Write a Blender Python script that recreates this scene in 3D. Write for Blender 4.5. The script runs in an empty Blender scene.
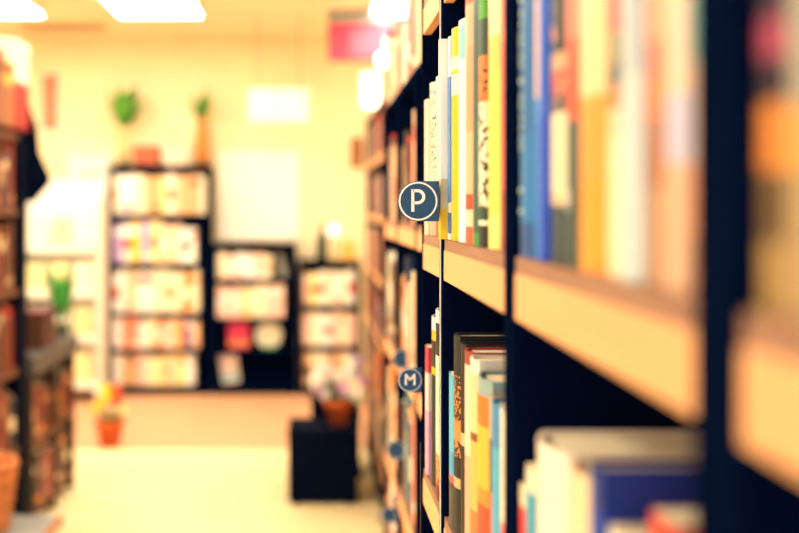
import bpy, bmesh, math, random
from mathutils import Vector, Matrix

# ------------------------------------------------------------------ camera, world, exposure
C = bpy.context.scene.collection
sc = bpy.context.scene
F, CX, CY, EYE = 1100.0, 311.0, 207.0, 1.65      # focal length and vanishing point in px (799x533), eye height in m
cam = bpy.data.cameras.new('camera')
cam.sensor_width = 36.0
cam.lens = F / 799.0 * 36.0
cam.shift_x = (399.5 - CX) / 799.0
cam.shift_y = -(266.5 - CY) / 799.0
cam.clip_start = 0.02
cam.dof.use_dof = True
cam.dof.focus_distance = 1.31
cam.dof.aperture_fstop = 2.6
camo = bpy.data.objects.new('camera', cam)
camo.location = (0, 0, EYE)
camo.rotation_euler = (math.radians(90), 0, 0)
C.objects.link(camo)
sc.camera = camo

world = bpy.data.worlds.new('world')
sc.world = world
world.use_nodes = True
world.node_tree.nodes['Background'].inputs[0].default_value = (0.92, 0.96, 1.0, 1)
world.node_tree.nodes['Background'].inputs[1].default_value = 1.05
LAMP = 13.0                                        # ceiling light strength
sc.view_settings.view_transform = 'Standard'
sc.view_settings.look = 'None'
sc.view_settings.gamma = 1.0
sc.view_settings.use_curve_mapping = False
sc.view_settings.exposure = 0.75
sc.cycles.max_bounces = 8

def W(px, py, Y):
    """point at depth Y that the photograph shows at px, py"""
    return Vector(((px - CX) * Y / F, Y, EYE + (CY - py) * Y / F))

# ------------------------------------------------------------------ materials
def lin(h):
    h = h.lstrip('#')
    c = [int(h[i:i + 2], 16) / 255 for i in (0, 2, 4)]
    return tuple((x / 12.92 if x <= .04045 else ((x + .055) / 1.055) ** 2.4) for x in c) + (1,)

MATS = {}
def mat(hexc, rough=.6, var=.06, scale=18.0, spec=.4, metal=0.0, emit=0.0, stretch=None, bump=0.0):
    key = (hexc, rough, var, scale, spec, metal, emit, stretch, bump)
    if key in MATS:
        return MATS[key]
    m = bpy.data.materials.new('paint_' + hexc.strip('#'))
    m.use_nodes = True
    nt = m.node_tree
    b = nt.nodes['Principled BSDF']
    b.inputs['Roughness'].default_value = rough
    b.inputs['Specular IOR Level'].default_value = spec
    b.inputs['Metallic'].default_value = metal
    c = lin(hexc)
    tc = nt.nodes.new('ShaderNodeTexCoord')
    mp = nt.nodes.new('ShaderNodeMapping')
    if stretch:
        mp.inputs['Scale'].default_value = stretch
    nz = nt.nodes.new('ShaderNodeTexNoise')
    nz.inputs['Scale'].default_value = scale
    nz.inputs['Detail'].default_value = 3
    rp = nt.nodes.new('ShaderNodeValToRGB')
    rp.color_ramp.elements[0].position = .3
    rp.color_ramp.elements[1].position = .7
    rp.color_ramp.elements[0].color = tuple(max(0, x * (1 - var * 2)) for x in c[:3]) + (1,)
    rp.color_ramp.elements[1].color = tuple(min(1, x * (1 + var)) for x in c[:3]) + (1,)
    nt.links.new(tc.outputs['Object'], mp.inputs[0])
    nt.links.new(mp.outputs[0], nz.inputs['Vector'])
    nt.links.new(nz.outputs['Fac'], rp.inputs[0])
    nt.links.new(rp.outputs[0], b.inputs['Base Color'])
    if bump:
        bp = nt.nodes.new('ShaderNodeBump')
        bp.inputs['Strength'].default_value = bump
        nt.links.new(nz.outputs['Fac'], bp.inputs['Height'])
        nt.links.new(bp.outputs[0], b.inputs['Normal'])
    if emit:
        b.inputs['Emission Color'].default_value = c
        b.inputs['Emission Strength'].default_value = emit
    MATS[key] = m
    return m

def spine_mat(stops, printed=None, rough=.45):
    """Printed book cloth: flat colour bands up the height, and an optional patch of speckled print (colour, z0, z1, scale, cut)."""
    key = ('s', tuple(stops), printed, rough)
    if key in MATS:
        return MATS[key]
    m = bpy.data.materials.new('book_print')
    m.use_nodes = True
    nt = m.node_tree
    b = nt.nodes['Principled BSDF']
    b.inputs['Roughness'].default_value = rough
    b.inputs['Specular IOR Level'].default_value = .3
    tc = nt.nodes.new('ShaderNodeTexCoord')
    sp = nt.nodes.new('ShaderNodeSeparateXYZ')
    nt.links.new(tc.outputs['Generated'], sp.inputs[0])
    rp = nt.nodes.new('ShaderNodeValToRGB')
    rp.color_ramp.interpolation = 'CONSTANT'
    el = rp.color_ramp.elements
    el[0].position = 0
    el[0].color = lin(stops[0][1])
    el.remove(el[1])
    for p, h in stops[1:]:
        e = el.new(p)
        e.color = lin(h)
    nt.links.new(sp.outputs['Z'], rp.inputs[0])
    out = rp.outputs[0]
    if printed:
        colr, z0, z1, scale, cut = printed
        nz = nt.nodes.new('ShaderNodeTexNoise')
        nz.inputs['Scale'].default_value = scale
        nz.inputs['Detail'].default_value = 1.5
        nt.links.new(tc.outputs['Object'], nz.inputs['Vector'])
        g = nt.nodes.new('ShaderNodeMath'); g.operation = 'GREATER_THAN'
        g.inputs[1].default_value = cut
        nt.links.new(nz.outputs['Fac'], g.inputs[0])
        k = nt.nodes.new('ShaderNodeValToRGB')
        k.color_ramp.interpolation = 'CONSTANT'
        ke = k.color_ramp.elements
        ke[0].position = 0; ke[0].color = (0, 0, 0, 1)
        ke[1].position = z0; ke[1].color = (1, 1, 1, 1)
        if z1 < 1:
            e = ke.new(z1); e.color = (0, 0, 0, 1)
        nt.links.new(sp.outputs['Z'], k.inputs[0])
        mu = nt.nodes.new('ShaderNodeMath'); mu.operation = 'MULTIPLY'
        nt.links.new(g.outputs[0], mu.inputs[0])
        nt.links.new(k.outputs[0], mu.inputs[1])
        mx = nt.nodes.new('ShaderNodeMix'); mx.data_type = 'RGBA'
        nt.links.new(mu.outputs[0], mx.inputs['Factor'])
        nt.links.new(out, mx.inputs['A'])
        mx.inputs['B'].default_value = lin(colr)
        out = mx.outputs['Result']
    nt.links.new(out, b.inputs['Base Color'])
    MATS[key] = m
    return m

WALL = mat('#f8e5b8', .9, .03, 2.0)
WHITE = mat('#f6efe0', .7, .03, 3.0)
CEIL = mat('#f4e6c0', .9, .02, 2.0)
FLOOR = mat('#efdaa6', .42, .04, 1.3, .4)
FLOOR2 = mat('#d6a27c', .5, .07, 2.5, .3, stretch=(1, 6, 1))
NAVY = mat('#050f28', .85, .1, 12.0, .0)
NAVY_M = mat('#041232', .85, .08, 12.0, .0)
WOOD = mat('#f3ae76', .5, .03, 5.0, .3, stretch=(14, 1, 14))
EDGE = mat('#9c7058', .55, .08, 9.0, .3, stretch=(14, 1, 14))
BROWNWOOD = mat('#6b3a26', .5, .15, 8.0, .3, stretch=(8, 1, 8))
PAGE = mat('#efe0bd', .85, .1, 60.0, .1, stretch=(1, 8, .2))
PALE = mat('#f5ead5', .5, .04, 10)
METAL = mat('#8e8a84', .35, .05, 10, .5, .7)
BLACK = mat('#030b20', .8, .1, 12, .03)
GREYTOP = mat('#55504e', .5, .08, 10)

# ------------------------------------------------------------------ mesh helpers
def link(o, parent=None):
    C.objects.link(o)
    if parent:
        o.parent = parent
    return o

def mesh(name, verts, faces, m, parent=None, loc=None, smooth=False):
    me = bpy.data.meshes.new(name)
    me.from_pydata([tuple(v) for v in verts], [], faces)
    me.materials.append(m)
    if smooth:
        for p in me.polygons:
            p.use_smooth = True
    me.update()
    o = bpy.data.objects.new(name, me)
    if loc is not None:
        o.location = loc
    return link(o, parent)

def bmobj(name, bm, m, parent=None, loc=None, smooth=False):
    bmesh.ops.recalc_face_normals(bm, faces=bm.faces[:])
    me = bpy.data.meshes.new(name)
    bm.to_mesh(me)
    bm.free()
    me.materials.append(m)
    if smooth:
        for p in me.polygons:
            p.use_smooth = True
    o = bpy.data.objects.new(name, me)
    if loc is not None:
        o.location = loc
    return link(o, parent)

def box_bm(bm, x0, x1, y0, y1, z0, z1, bevel=0.0):
    b2 = bmesh.new()
    bmesh.ops.create_cube(b2, size=1)
    for v in b2.verts:
        v.co = Vector(((x0 + x1) / 2 + v.co.x * (x1 - x0), (y0 + y1) / 2 + v.co.y * (y1 - y0), (z0 + z1) / 2 + v.co.z * (z1 - z0)))
    if bevel:
        bmesh.ops.bevel(b2, geom=b2.edges[:], offset=bevel, segments=2, affect='EDGES', profile=.6)
    tmp = bpy.data.meshes.new('t')
    b2.to_mesh(tmp); b2.free()
    bm.from_mesh(tmp)
    bpy.data.meshes.remove(tmp)

def box(name, x0, x1, y0, y1, z0, z1, m, parent=None, bevel=0.0):
    bm = bmesh.new()
    box_bm(bm, x0, x1, y0, y1, z0, z1, bevel)
    return bmobj(name, bm, m, parent)

def lathe(name, prof, m, parent=None, loc=None, seg=20):
    """closed surface of revolution, prof = [(r, z), ...] from axis to axis"""
    vs, fs = [], []
    n = len(prof)
    for r, z in prof:
        for i in range(seg):
            a = 2 * math.pi * i / seg
            vs.append((r * math.cos(a), r * math.sin(a), z))
    for j in range(n - 1):
        for i in range(seg):
            k = (i + 1) % seg
            fs.append((j * seg + i, j * seg + k, (j + 1) * seg + k, (j + 1) * seg + i))
    if prof[0][0] > 1e-5:
        fs.append(tuple(range(seg))[::-1])
    if prof[-1][0] > 1e-5:
        fs.append(tuple((n - 1) * seg + i for i in range(seg)))
    bm = bmesh.new()
    bv = [bm.verts.new(v) for v in vs]
    for f in fs:
        bm.faces.new([bv[i] for i in f])
    bmesh.ops.remove_doubles(bm, verts=bm.verts[:], dist=1e-6)
    return bmobj(name, bm, m, parent, loc, smooth=True)

def tube_bm(bm, pts, r, seg=8):
    rings = []
    for i, p in enumerate(pts):
        p = Vector(p)
        d = (Vector(pts[min(i + 1, len(pts) - 1)]) - Vector(pts[max(i - 1, 0)])).normalized()
        u = d.cross(Vector((0.31, .93, .2))).normalized()
        v = d.cross(u)
        rr = r[i] if isinstance(r, (list, tuple)) else r
        rings.append([bm.verts.new(p + (u * math.cos(a) + v * math.sin(a)) * rr) for a in [2 * math.pi * k / seg for k in range(seg)]])
    for a, b in zip(rings, rings[1:]):
        for k in range(seg):
            bm.faces.new((a[k], a[(k + 1) % seg], b[(k + 1) % seg], b[k]))
    bm.faces.new(rings[0]); bm.faces.new(rings[-1][::-1])

def tube(name, pts, r, m, parent=None, seg=8):
    bm = bmesh.new()
    tube_bm(bm, pts, r, seg)
    return bmobj(name, bm, m, parent, smooth=True)

def ball_bm(bm, c, r, sx=1, sy=1, sz=1, sub=1):
    res = bmesh.ops.create_icosphere(bm, subdivisions=sub, radius=r)
    for v in res['verts']:
        v.co = Vector((v.co.x * sx + c[0], v.co.y * sy + c[1], v.co.z * sz + c[2]))

def leaf_bm(bm, base, tip, w):
    """a thin cupped blade with thickness"""
    base, tip = Vector(base), Vector(tip)
    d = tip - base
    s = d.cross(Vector((0, 0, 1)))
    if s.length < 1e-4:
        s = Vector((1, 0, 0))
    s = s.normalized() * w
    n = s.cross(d).normalized() * (w * .18)
    top = [base + n * .3, base + d * .4 + s + n, base + d * .75 + s * .7 + n, tip, base + d * .75 - s * .7 + n, base + d * .4 - s + n]
    a = [bm.verts.new(v) for v in top]
    b = [bm.verts.new(v - n * .35) for v in top]
    mid1, mid2 = bm.verts.new(base + d * .55), bm.verts.new(base + d * .55 - n * .4)
    k = len(a)
    for i in range(k):
        j = (i + 1) % k
        bm.faces.new((a[i], a[j], mid1))
        bm.faces.new((b[j], b[i], mid2))
        bm.faces.new((a[i], b[i], b[j], a[j]))

def thing(name, label, cat, loc=(0, 0, 0), rz=0.0, group=None):
    o = bpy.data.objects.new(name, None)
    o.location = loc
    o.rotation_euler = (0, 0, rz)
    o.empty_display_size = .05
    o['label'] = label
    o['category'] = cat
    if group:
        o['group'] = group
    return link(o)

def tag(o, label, cat, group=None):
    o['label'] = label
    o['category'] = cat
    if group:
        o['group'] = group
    return o

def struct(o):
    o['kind'] = 'structure'
    return o

def text_mesh(name, s, size, m, parent, loc, rot, depth=.0006):
    cu = bpy.data.curves.new('letter', 'FONT')
    cu.body = s
    cu.size = size
    cu.extrude = depth
    cu.offset = size * .012
    cu.align_x = 'CENTER'
    cu.align_y = 'CENTER'
    to = bpy.data.objects.new('letter_tmp', cu)
    C.objects.link(to)
    dg = bpy.context.evaluated_depsgraph_get()
    me = bpy.data.meshes.new_from_object(to.evaluated_get(dg))
    bpy.data.objects.remove(to)
    me.materials.clear()
    me.materials.append(m)
    o = bpy.data.objects.new(name, me)
    o.location = loc
    o.rotation_euler = rot
    return link(o, parent)

# ------------------------------------------------------------------ books
def book_geo(t, h, d, hard=True, bow=.12):
    """cover: a bowed spine at x=0 facing -x with two boards running to +x; page block inside. Thickness t along y, height h."""
    th = .0026 if hard else .0007
    n = 6
    out, inn = [], []
    b = t * bow if hard else t * bow * .4
    for i in range(n + 1):
        a = -1 + 2 * i / n
        x = b * a * a
        out.append((x, a * t / 2))
    out = [(d, -t / 2)] + out + [(d, t / 2)]
    for i in range(n + 1):
        a = -1 + 2 * i / n
        inn.append((b * a * a + th, a * (t / 2 - th)))
    inn = [(d, -t / 2 + th)] + inn + [(d, t / 2 - th)]
    k = len(out)
    vs = [(x, y, 0) for x, y in out] + [(x, y, 0) for x, y in inn] + [(x, y, h) for x, y in out] + [(x, y, h) for x, y in inn]
    fs = []
    for i in range(k - 1):
        fs += [(i, i + 1, 2 * k + i + 1, 2 * k + i), (k + i + 1, k + i, 3 * k + i, 3 * k + i + 1),
               (2 * k + i, 2 * k + i + 1, 3 * k + i + 1, 3 * k + i), (i + 1, i, k + i, k + i + 1)]
    fs += [(0, 2 * k, 3 * k, k), (k - 1, 2 * k - 1, 4 * k - 1, 3 * k - 1)]
    ins = .003 if hard else .0002
    q = th * 1.02
    x0, x1 = b + th * 1.5, d - (.004 if hard else .0004)
    pv = [(x0, -t / 2 + q, ins), (x1, -t / 2 + q, ins), (x1, t / 2 - q, ins), (x0, t / 2 - q, ins),
          (x0, -t / 2 + q, h - ins), (x1, -t / 2 + q, h - ins), (x1, t / 2 - q, h - ins), (x0, t / 2 - q, h - ins)]
    pf = [(3, 2, 1, 0), (4, 5, 6, 7), (0, 1, 5, 4), (1, 2, 6, 5), (2, 3, 7, 6), (3, 0, 4, 7)]
    return vs, fs, pv, pf

BOOKS = []
USED = set()
def book(loc, rz, t, h, d, m, label, group, hard=True, lean=0.0, page=None):
    loc = (loc[0], loc[1], loc[2] + .0004)
    r = thing('book', label, 'book', loc, rz, group)
    if lean:
        r.rotation_euler = (lean, 0, rz) if rz == 0 else (0, lean, rz)
    vs, fs, pv, pf = book_geo(t, h, d, hard)
    mesh('cover', vs, fs, m, r)
    mesh('page_block', pv, pf, page or PAGE, r)
    BOOKS.append(r)
    return r

def marks(bk, t, h, items, m):
    """printed title marks on the spine: thin raised pieces, items = (z, kind)"""
    bm = bmesh.new()
    for z, kind, s in items:
        if kind == 'ring' or kind == 'arc':
            a0, a1 = (0, 2 * math.pi) if kind == 'ring' else (.7, 2 * math.pi - .7)
            seg = 14
            prev = None
            first = None
            for i in range(seg + 1):
                a = a0 + (a1 - a0) * i / seg
                p = [bm.verts.new((-.0006, math.cos(a) * rr, z + math.sin(a) * rr)) for rr in (s, s * .68)]
                if prev:
                    bm.faces.new((prev[0], p[0], p[1], prev[1]))
                prev = p
        else:
            w = s
            v = [bm.verts.new((-.0006, y, zz)) for y, zz in ((-w, z - s * .3), (w, z - s * .3), (w, z + s * .3), (-w, z + s * .3))]
            bm.faces.new(v)
    return bmobj('spine_title', bm, m, bk)

NAMES = {
    'cream': '#f4e4c0', 'white': '#f6f0e4', 'pale yellow': '#f5df92', 'yellow': '#f2c53a', 'orange': '#ee8a3a', 'salmon': '#ee8f70',
    'pale pink': '#f5c6b4', 'pink': '#ee8fa0', 'red': '#cf2c30', 'dark red': '#8a2626', 'tan': '#d9a878', 'brown': '#7a4630', 'dark brown': '#43271d',
    'teal': '#2e7f8c', 'navy': '#16284a', 'blue': '#2d6fae', 'pale blue': '#a7cfd8', 'grey': '#8d8a84', 'black': '#101218', 'green': '#3f7d3c',
    'dark green': '#23443a', 'lilac': '#bda0cf', 'peach': '#f7c79a',
}
BANDC = {'cream': 'tan', 'white': 'red', 'pale yellow': 'orange', 'yellow': 'white', 'orange': 'cream', 'salmon': 'cream', 'pale pink': 'white', 'pink': 'white', 'red': 'cream',
         'dark red': 'tan', 'tan': 'dark brown', 'brown': 'tan', 'dark brown': 'orange', 'teal': 'cream', 'navy': 'cream', 'blue': 'white', 'pale blue': 'navy',
         'grey': 'white', 'black': 'cream', 'green': 'cream', 'dark green': 'tan', 'lilac': 'white', 'peach': 'salmon'}
HEIGHT_WORDS = ['tall', 'mid-height', 'short']
BANDS = [('plain', lambda a, b: [(0, a)]),
         ('foot-banded', lambda a, b: [(0, a), (.1, b), (.2, a)]),
         ('top-banded', lambda a, b: [(0, a), (.72, b), (.86, a)]),
         ('panelled', lambda a, b: [(0, a), (.35, b), (.62, a)])]
def row(rng, y0, y1, place, z, pal, where, group, h=(.17, .24), t=(.02, .045), d=.16, gap=.0015, rz=0.0, jitter=.004, lean_last=False):
    """fill a stretch with single books; place(s, z) gives the spine point at distance s along the shelf"""
    s = y0
    while True:
        tt = rng.uniform(*t)
        if s + tt > y1:
            break
        cn = rng.choice(pal)
        hh = rng.uniform(*h)
        q = (hh - h[0]) / max(1e-6, h[1] - h[0])
        hw = HEIGHT_WORDS[0] if q > .66 else HEIGHT_WORDS[1] if q > .33 else HEIGHT_WORDS[2]
        thick = 'thick' if tt > (t[0] + t[1]) / 2 else 'slim'
        for tries in range(30):
            bw, bf = rng.choice(BANDS)
            if (hw, thick, bw, cn, where) not in USED:
                break
            cn = rng.choice(pal)
        USED.add((hw, thick, bw, cn, where))
        m = spine_mat(bf(NAMES[cn], NAMES[BANDC[cn]]))
        p = place(s + tt / 2, z, rng.uniform(0, jitter))
        book(p, rz, tt, hh, d * rng.uniform(.9, 1.0), m, f'{hw} {thick} {bw} {cn} book on {where}', group, hard=rng.random() > .4)
        s += tt + gap

# ------------------------------------------------------------------ room shell
CZ = 3.19
struct(box('floor', -3.3, 1.4, -1.0, 7.5, -.05, 0, FLOOR))
fb = box('floor_back', -3.3, 1.4, 7.5, 10.1, -.05, 0, FLOOR2); struct(fb)
struct(box('ceiling', -3.3, 1.4, -1.0, 10.1, CZ, CZ + .05, CEIL))
struct(box('wall_back', -3.3, 1.4, 10.03, 10.15, 0, CZ, WALL))
struct(box('wall_left', -3.42, -3.3, -1.0, 10.15, 0, CZ, WALL))
struct(box('wall_right', 1.4, 1.52, -1.0, 10.15, 0, CZ, WALL))
struct(box('baseboard_back', -3.3, 1.4, 10.005, 10.03, 0, .09, mat('#e6c79a', .6)))

def ceiling_light(x0, x1, y0, y1, where):
    cx, cy = (x0 + x1) / 2, (y0 + y1) / 2
    r = thing('ceiling_light', where, 'ceiling light', (cx, cy, CZ), 0, 'recessed ceiling lights')
    hx, hy = (x1 - x0) / 2, (y1 - y0) / 2
    bm = bmesh.new()
    for a in ((-hx, hx, -hy, -hy + .02), (-hx, hx, hy - .02, hy), (-hx, -hx + .02, -hy + .02, hy - .02), (hx - .02, hx, -hy + .02, hy - .02)):
        box_bm(bm, a[0], a[1], a[2], a[3], -.03, 0)
    bmobj('frame', bm, WHITE, r)
    box('diffuser', -hx + .02, hx - .02, -hy + .02, hy - .02, -.022, 0, mat('#fff6e4', .5, 0, emit=LAMP), r)
for yi, (y0, y1, w) in enumerate([(7.55, 8.75, 'over the back of the shop'), (4.6, 5.8, 'halfway down the aisle'), (1.6, 2.8, 'over the near aisle')]):
    for xi, (x0, x1, v) in enumerate([(-2.75, -2.1, 'by the wall behind the brown bookcase'), (-1.53, -.85, 'middle of its row'), (.46, 1.1, 'above the long dark shelves')]):
        ceiling_light(x0, x1, y0, y1, f'white ceiling light {w}, {v}')

r = thing('ceiling_vent', 'pale slatted air vent in ceiling beyond the lights', 'vent', (-2.1, 9.35, CZ))
bm = bmesh.new()
for a in ((-.35, .35, -.16, -.14), (-.35, .35, .14, .16), (-.35, -.33, -.14, .14), (.33, .35, -.14, .14)):
    box_bm(bm, *a, -.02, 0)
bmobj('frame', bm, mat('#d8b98a', .6), r)
for i in range(7):
    box('slat', -.33, .33, -.125 + i * .04, -.112 + i * .04, -.018, 0, mat('#c8a678', .6), r)

# ------------------------------------------------------------------ long shelf run beside the camera
Z0, PITCH, RAIL_T, TH = EYE - .0384, .33, .0131, .0491     # top of the shelf at eye level, spacing, dark strip, full thickness

def bookcase_bay(label, group, X, y0, y1, levels, depth=.27, top=None, tside=(.02, .02), strip=EDGE):
    r = thing('bookcase', label, 'bookcase', (X, (y0 + y1) / 2, 0), 0, group)
    hy = (y1 - y0) / 2
    zt = top or (Z0 + 2 * PITCH + .03)
    for s in (-1, 1):
        ya, yb = (-hy, -hy + tside[0]) if s < 0 else (hy - tside[1], hy)
        box('side_panel', -.003, depth, ya, yb, 0, zt, NAVY, r)
    box('back_panel', depth - .008, depth, -hy + tside[0], hy - tside[1], 0, zt, NAVY_M, r)
    box('top_panel', 0, depth, -hy, hy, zt, zt + .02, NAVY, r)
    box('plinth', .02, .04, -hy + tside[0], hy - tside[1], 0, .06, NAVY_M, r)
    for k in levels:
        z = Z0 + k * PITCH
        sh = box('shelf', .012, depth - .008, -hy + tside[0], hy - tside[1], z - .022, z, mat('#9c5c3c', .6, .1, 9.0, .3, stretch=(14, 1, 14)), r)
        box('shelf_edge', -.001, .012, -hy + tside[0], hy - tside[1], z - RAIL_T, z, strip, sh)
        box('label_rail', -.002, .010, -hy + tside[0], hy - tside[1], z - TH, z - RAIL_T, WOOD, sh, bevel=.0012)
    return r

XA = .16
G_A = 'dark bookcases of the long shelf run'
A_BAYS = [(-.03, .428), (.428, .874), (.874, 1.330), (1.330, 1.560)]
A_LAB = ['dark bookcase holding yellow and pink books, first of the long run', 'dark bookcase holding the lettered teal book above a navy-covered book',
         'dark bookcase behind the round P sign, full of sharp spines', 'narrow dark bookcase end bay holding the script-printed cream book']
for (a, b), l in zip(A_BAYS, A_LAB):
    bookcase_bay(l, G_A, XA, a, b, range(-4, 3), tside=((.02, .023), (.023, .02), (.02, .02), (.018, .009))[A_BAYS.index((a, b))])
# pale metal slit between the two panels at the sign
tag(box('joint_strip', XA - .0042, XA - .003, 1.3278, 1.3322, 0.02, 2.3, PALE), 'thin pale metal strip covering the joint of two bookcases beside P sign', 'trim strip')

XB = .22
B_BAYS = [(1.60, 1.93), (1.93, 2.28), (2.28, 2.78), (2.78, 3.27)]
for i, (a, b) in enumerate(B_BAYS):
    bookcase_bay(['dark set-back bookcase right behind the narrow end bay', 'second dark set-back bookcase past the narrow end bay', 'dark set-back bookcase carrying blank round signs',
                  'dark set-back bookcase at the end before the gap'][i], 'set-back dark bookcases further along the run', XB, a, b, range(-4, 1), top=Z0 + PITCH - .02)
XCC = .37
for i in range(4):
    bookcase_bay(['dark far bookcase just past the gap in the run', 'second dark far bookcase past the gap in the run', 'third dark far bookcase past the gap in the run',
                  'last dark far bookcase of the run, beside the black ottoman'][i], 'far dark bookcases by the ottoman', XCC, 5.2 + i * .55, 5.2 + (i + 1) * .55, range(-4, 2), top=2.2)

def ya(px, X=XA):
    return X * F / (px - CX)

# (px far edge, px near edge, height, material, label, hard, setback)
def sm(*a, **k):
    return spine_mat(list(a), k.get('p'), k.get('r', .45))

up = [ # eye-level shelf, narrow end bay (px 424-440)
 (424.7, 428.0, .186, sm((0, '#e9d7b0'), (.2, '#2f6b58'), (.34, '#efe0c0')), 'cream paperback with green foot band in the narrow end bay', False, -.002),
 (428.0, 432.2, .204, sm((0, '#b5a58c'), (.12, '#efe2c4'), p=('#16251f', .25, .95, 260, .56)), 'cream book with black script running up its spine, narrow end bay', True, .0),
 (432.2, 434.6, .208, sm((0, '#bb4a35'), (.16, '#efe2c4'), p=('#2a2a2a', .2, .7, 300, .6)), 'cream book with a red foot in the narrow end bay', False, .004),
 (434.6, 440.6, .213, sm((0, '#f2e6cc'), (.3, '#e8c9a6'), (.55, '#f4e8cc')), 'plain cream book next to the joint in the narrow end bay', True, .002),
 # middle bay
 (445.5, 447.0, .236, sm((0, '#f2c428'), (.15, '#d8c8a0'), (.3, '#fbf3dc')), 'cream book with a yellow foot jutting out beside the P sign', True, -.009),
 (447.0, 449.4, .236, sm((0, '#f6efd8'), (.03, '#4a74b8'), (.13, '#f6efd8'), (.18, '#5b87c8'), (.8, '#c3cfe6')), 'slim cream book with a blue strip up its spine', False, .0),
 (449.4, 454.6, .240, sm((0, '#efb520'), (.68, '#f6ebcb'), (.78, '#efb520'), (.8, '#f7ecc9'), (.86, '#efb520')), 'golden yellow book broken by a cream label near its top', True, .0),
 (454.6, 462.2, .240, sm((0, '#f1eaf0'), (.15, '#faf2e2'), (.82, '#7cc8cc'), (.97, '#f8f0dd')), 'white book with a light teal block at its head', True, .001),
 (462.2, 470.4, .252, sm((0, '#ee5a44'), (.07, '#f0c8a8'), (.14, '#e8462e'), (.2, '#f2b28a'), (.45, '#ec9a70'), (.8, '#f3a47e'), (.97, '#e8603e')), 'salmon and orange book with small red label low down', True, .0),
 (470.4, 476.6, .250, sm((0, '#3f8a3c'), (.05, '#2f5a48'), (.5, '#2b4d46'), (.9, '#3c5c58')), 'dark grey-green book with a bright green foot', True, .0),
 (476.6, 481.5, .250, sm((0, '#142a2a'), (.08, '#f0e2c2'), (.1, '#26493e'), (.15, '#f3dfc4'), (.55, '#ef7a3a'), (.72, '#26493e'), (.86, '#4d9a32'), p=('#3a4a34', .14, .72, 130, .56)), 'dark green book lettered in cream and orange with a bright green top', True, .0),
 (481.5, 494.0, .258, sm((0, '#fbe27c'), (.12, '#fbd85a'), (.62, '#fbc45a'), (.74, '#f7d9a2')), 'thick yellow book paling to peach at its head', True, .002),
 (494.0, 500.5, .256, sm((0, '#b05a44'), (.2, '#e8725a'), (.7, '#f08a6a')), 'brick-salmon book beside the thick yellow one', True, .003),
 (500.5, 508.0, .252, sm((0, '#9cc0ae'), (.45, '#bcb8a4'), (.72, '#f3b496')), 'pale sage and pink book against the bookcase side', True, .004),
 # near bay
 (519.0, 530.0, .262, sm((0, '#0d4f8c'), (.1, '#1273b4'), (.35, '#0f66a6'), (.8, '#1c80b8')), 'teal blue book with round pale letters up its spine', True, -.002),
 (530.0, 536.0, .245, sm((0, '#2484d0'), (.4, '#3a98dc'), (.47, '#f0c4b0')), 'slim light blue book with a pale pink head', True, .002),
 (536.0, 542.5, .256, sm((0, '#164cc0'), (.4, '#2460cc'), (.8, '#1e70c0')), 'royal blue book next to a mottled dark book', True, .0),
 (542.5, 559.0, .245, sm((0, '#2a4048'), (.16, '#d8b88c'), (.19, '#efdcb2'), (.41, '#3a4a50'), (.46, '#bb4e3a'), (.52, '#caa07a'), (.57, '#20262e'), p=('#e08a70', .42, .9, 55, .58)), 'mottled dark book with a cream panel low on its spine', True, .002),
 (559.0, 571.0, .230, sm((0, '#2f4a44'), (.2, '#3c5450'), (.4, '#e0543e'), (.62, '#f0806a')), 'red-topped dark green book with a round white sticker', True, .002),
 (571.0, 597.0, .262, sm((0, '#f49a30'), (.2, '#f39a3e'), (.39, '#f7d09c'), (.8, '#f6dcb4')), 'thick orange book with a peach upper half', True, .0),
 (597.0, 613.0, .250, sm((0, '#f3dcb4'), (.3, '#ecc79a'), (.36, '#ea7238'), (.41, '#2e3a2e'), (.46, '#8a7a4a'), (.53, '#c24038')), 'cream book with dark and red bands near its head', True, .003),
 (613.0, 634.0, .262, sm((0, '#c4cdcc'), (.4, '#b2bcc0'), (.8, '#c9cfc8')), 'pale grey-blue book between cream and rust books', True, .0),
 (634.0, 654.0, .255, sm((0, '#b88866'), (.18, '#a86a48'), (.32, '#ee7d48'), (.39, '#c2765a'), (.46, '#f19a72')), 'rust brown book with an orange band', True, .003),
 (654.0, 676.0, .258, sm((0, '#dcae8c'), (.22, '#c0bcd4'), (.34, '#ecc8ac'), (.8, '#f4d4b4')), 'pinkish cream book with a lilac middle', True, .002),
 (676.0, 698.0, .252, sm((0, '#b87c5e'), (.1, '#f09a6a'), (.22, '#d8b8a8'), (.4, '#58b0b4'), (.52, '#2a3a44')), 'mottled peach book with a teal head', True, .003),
]
G_UP = 'books on the eye-level shelf of the long run'
for x0, x1, h, m, lab, hard, sb in up:
    yf, yn = ya(x0), ya(x1)
    b = book((XA + sb, (yf + yn) / 2, Z0), 0, (yf - yn) - .0012, h, .19, m, lab, G_UP, hard)
    if 'round pale letters' in lab:
        z, it = .05, []
        for i, kd in enumerate(['bar', 'bar', 'ring', 'arc', 'ring', 'bar', 'ring', 'ring', 'arc', 'bar', 'ring', 'ring', 'arc', 'ring']):
            it.append((.035 + i * .0155 + (.02 if i > 1 else 0) , kd, .0058))
        marks(b, 0, 0, [q for q in it if q[0] < .25], mat('#bfe0da', .5))
    if 'sticker' in lab:
        marks(b, 0, 0, [(.043, 'ring', .007), (.043, 'bar', .0062)], mat('#fbf6ea', .5))
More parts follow.
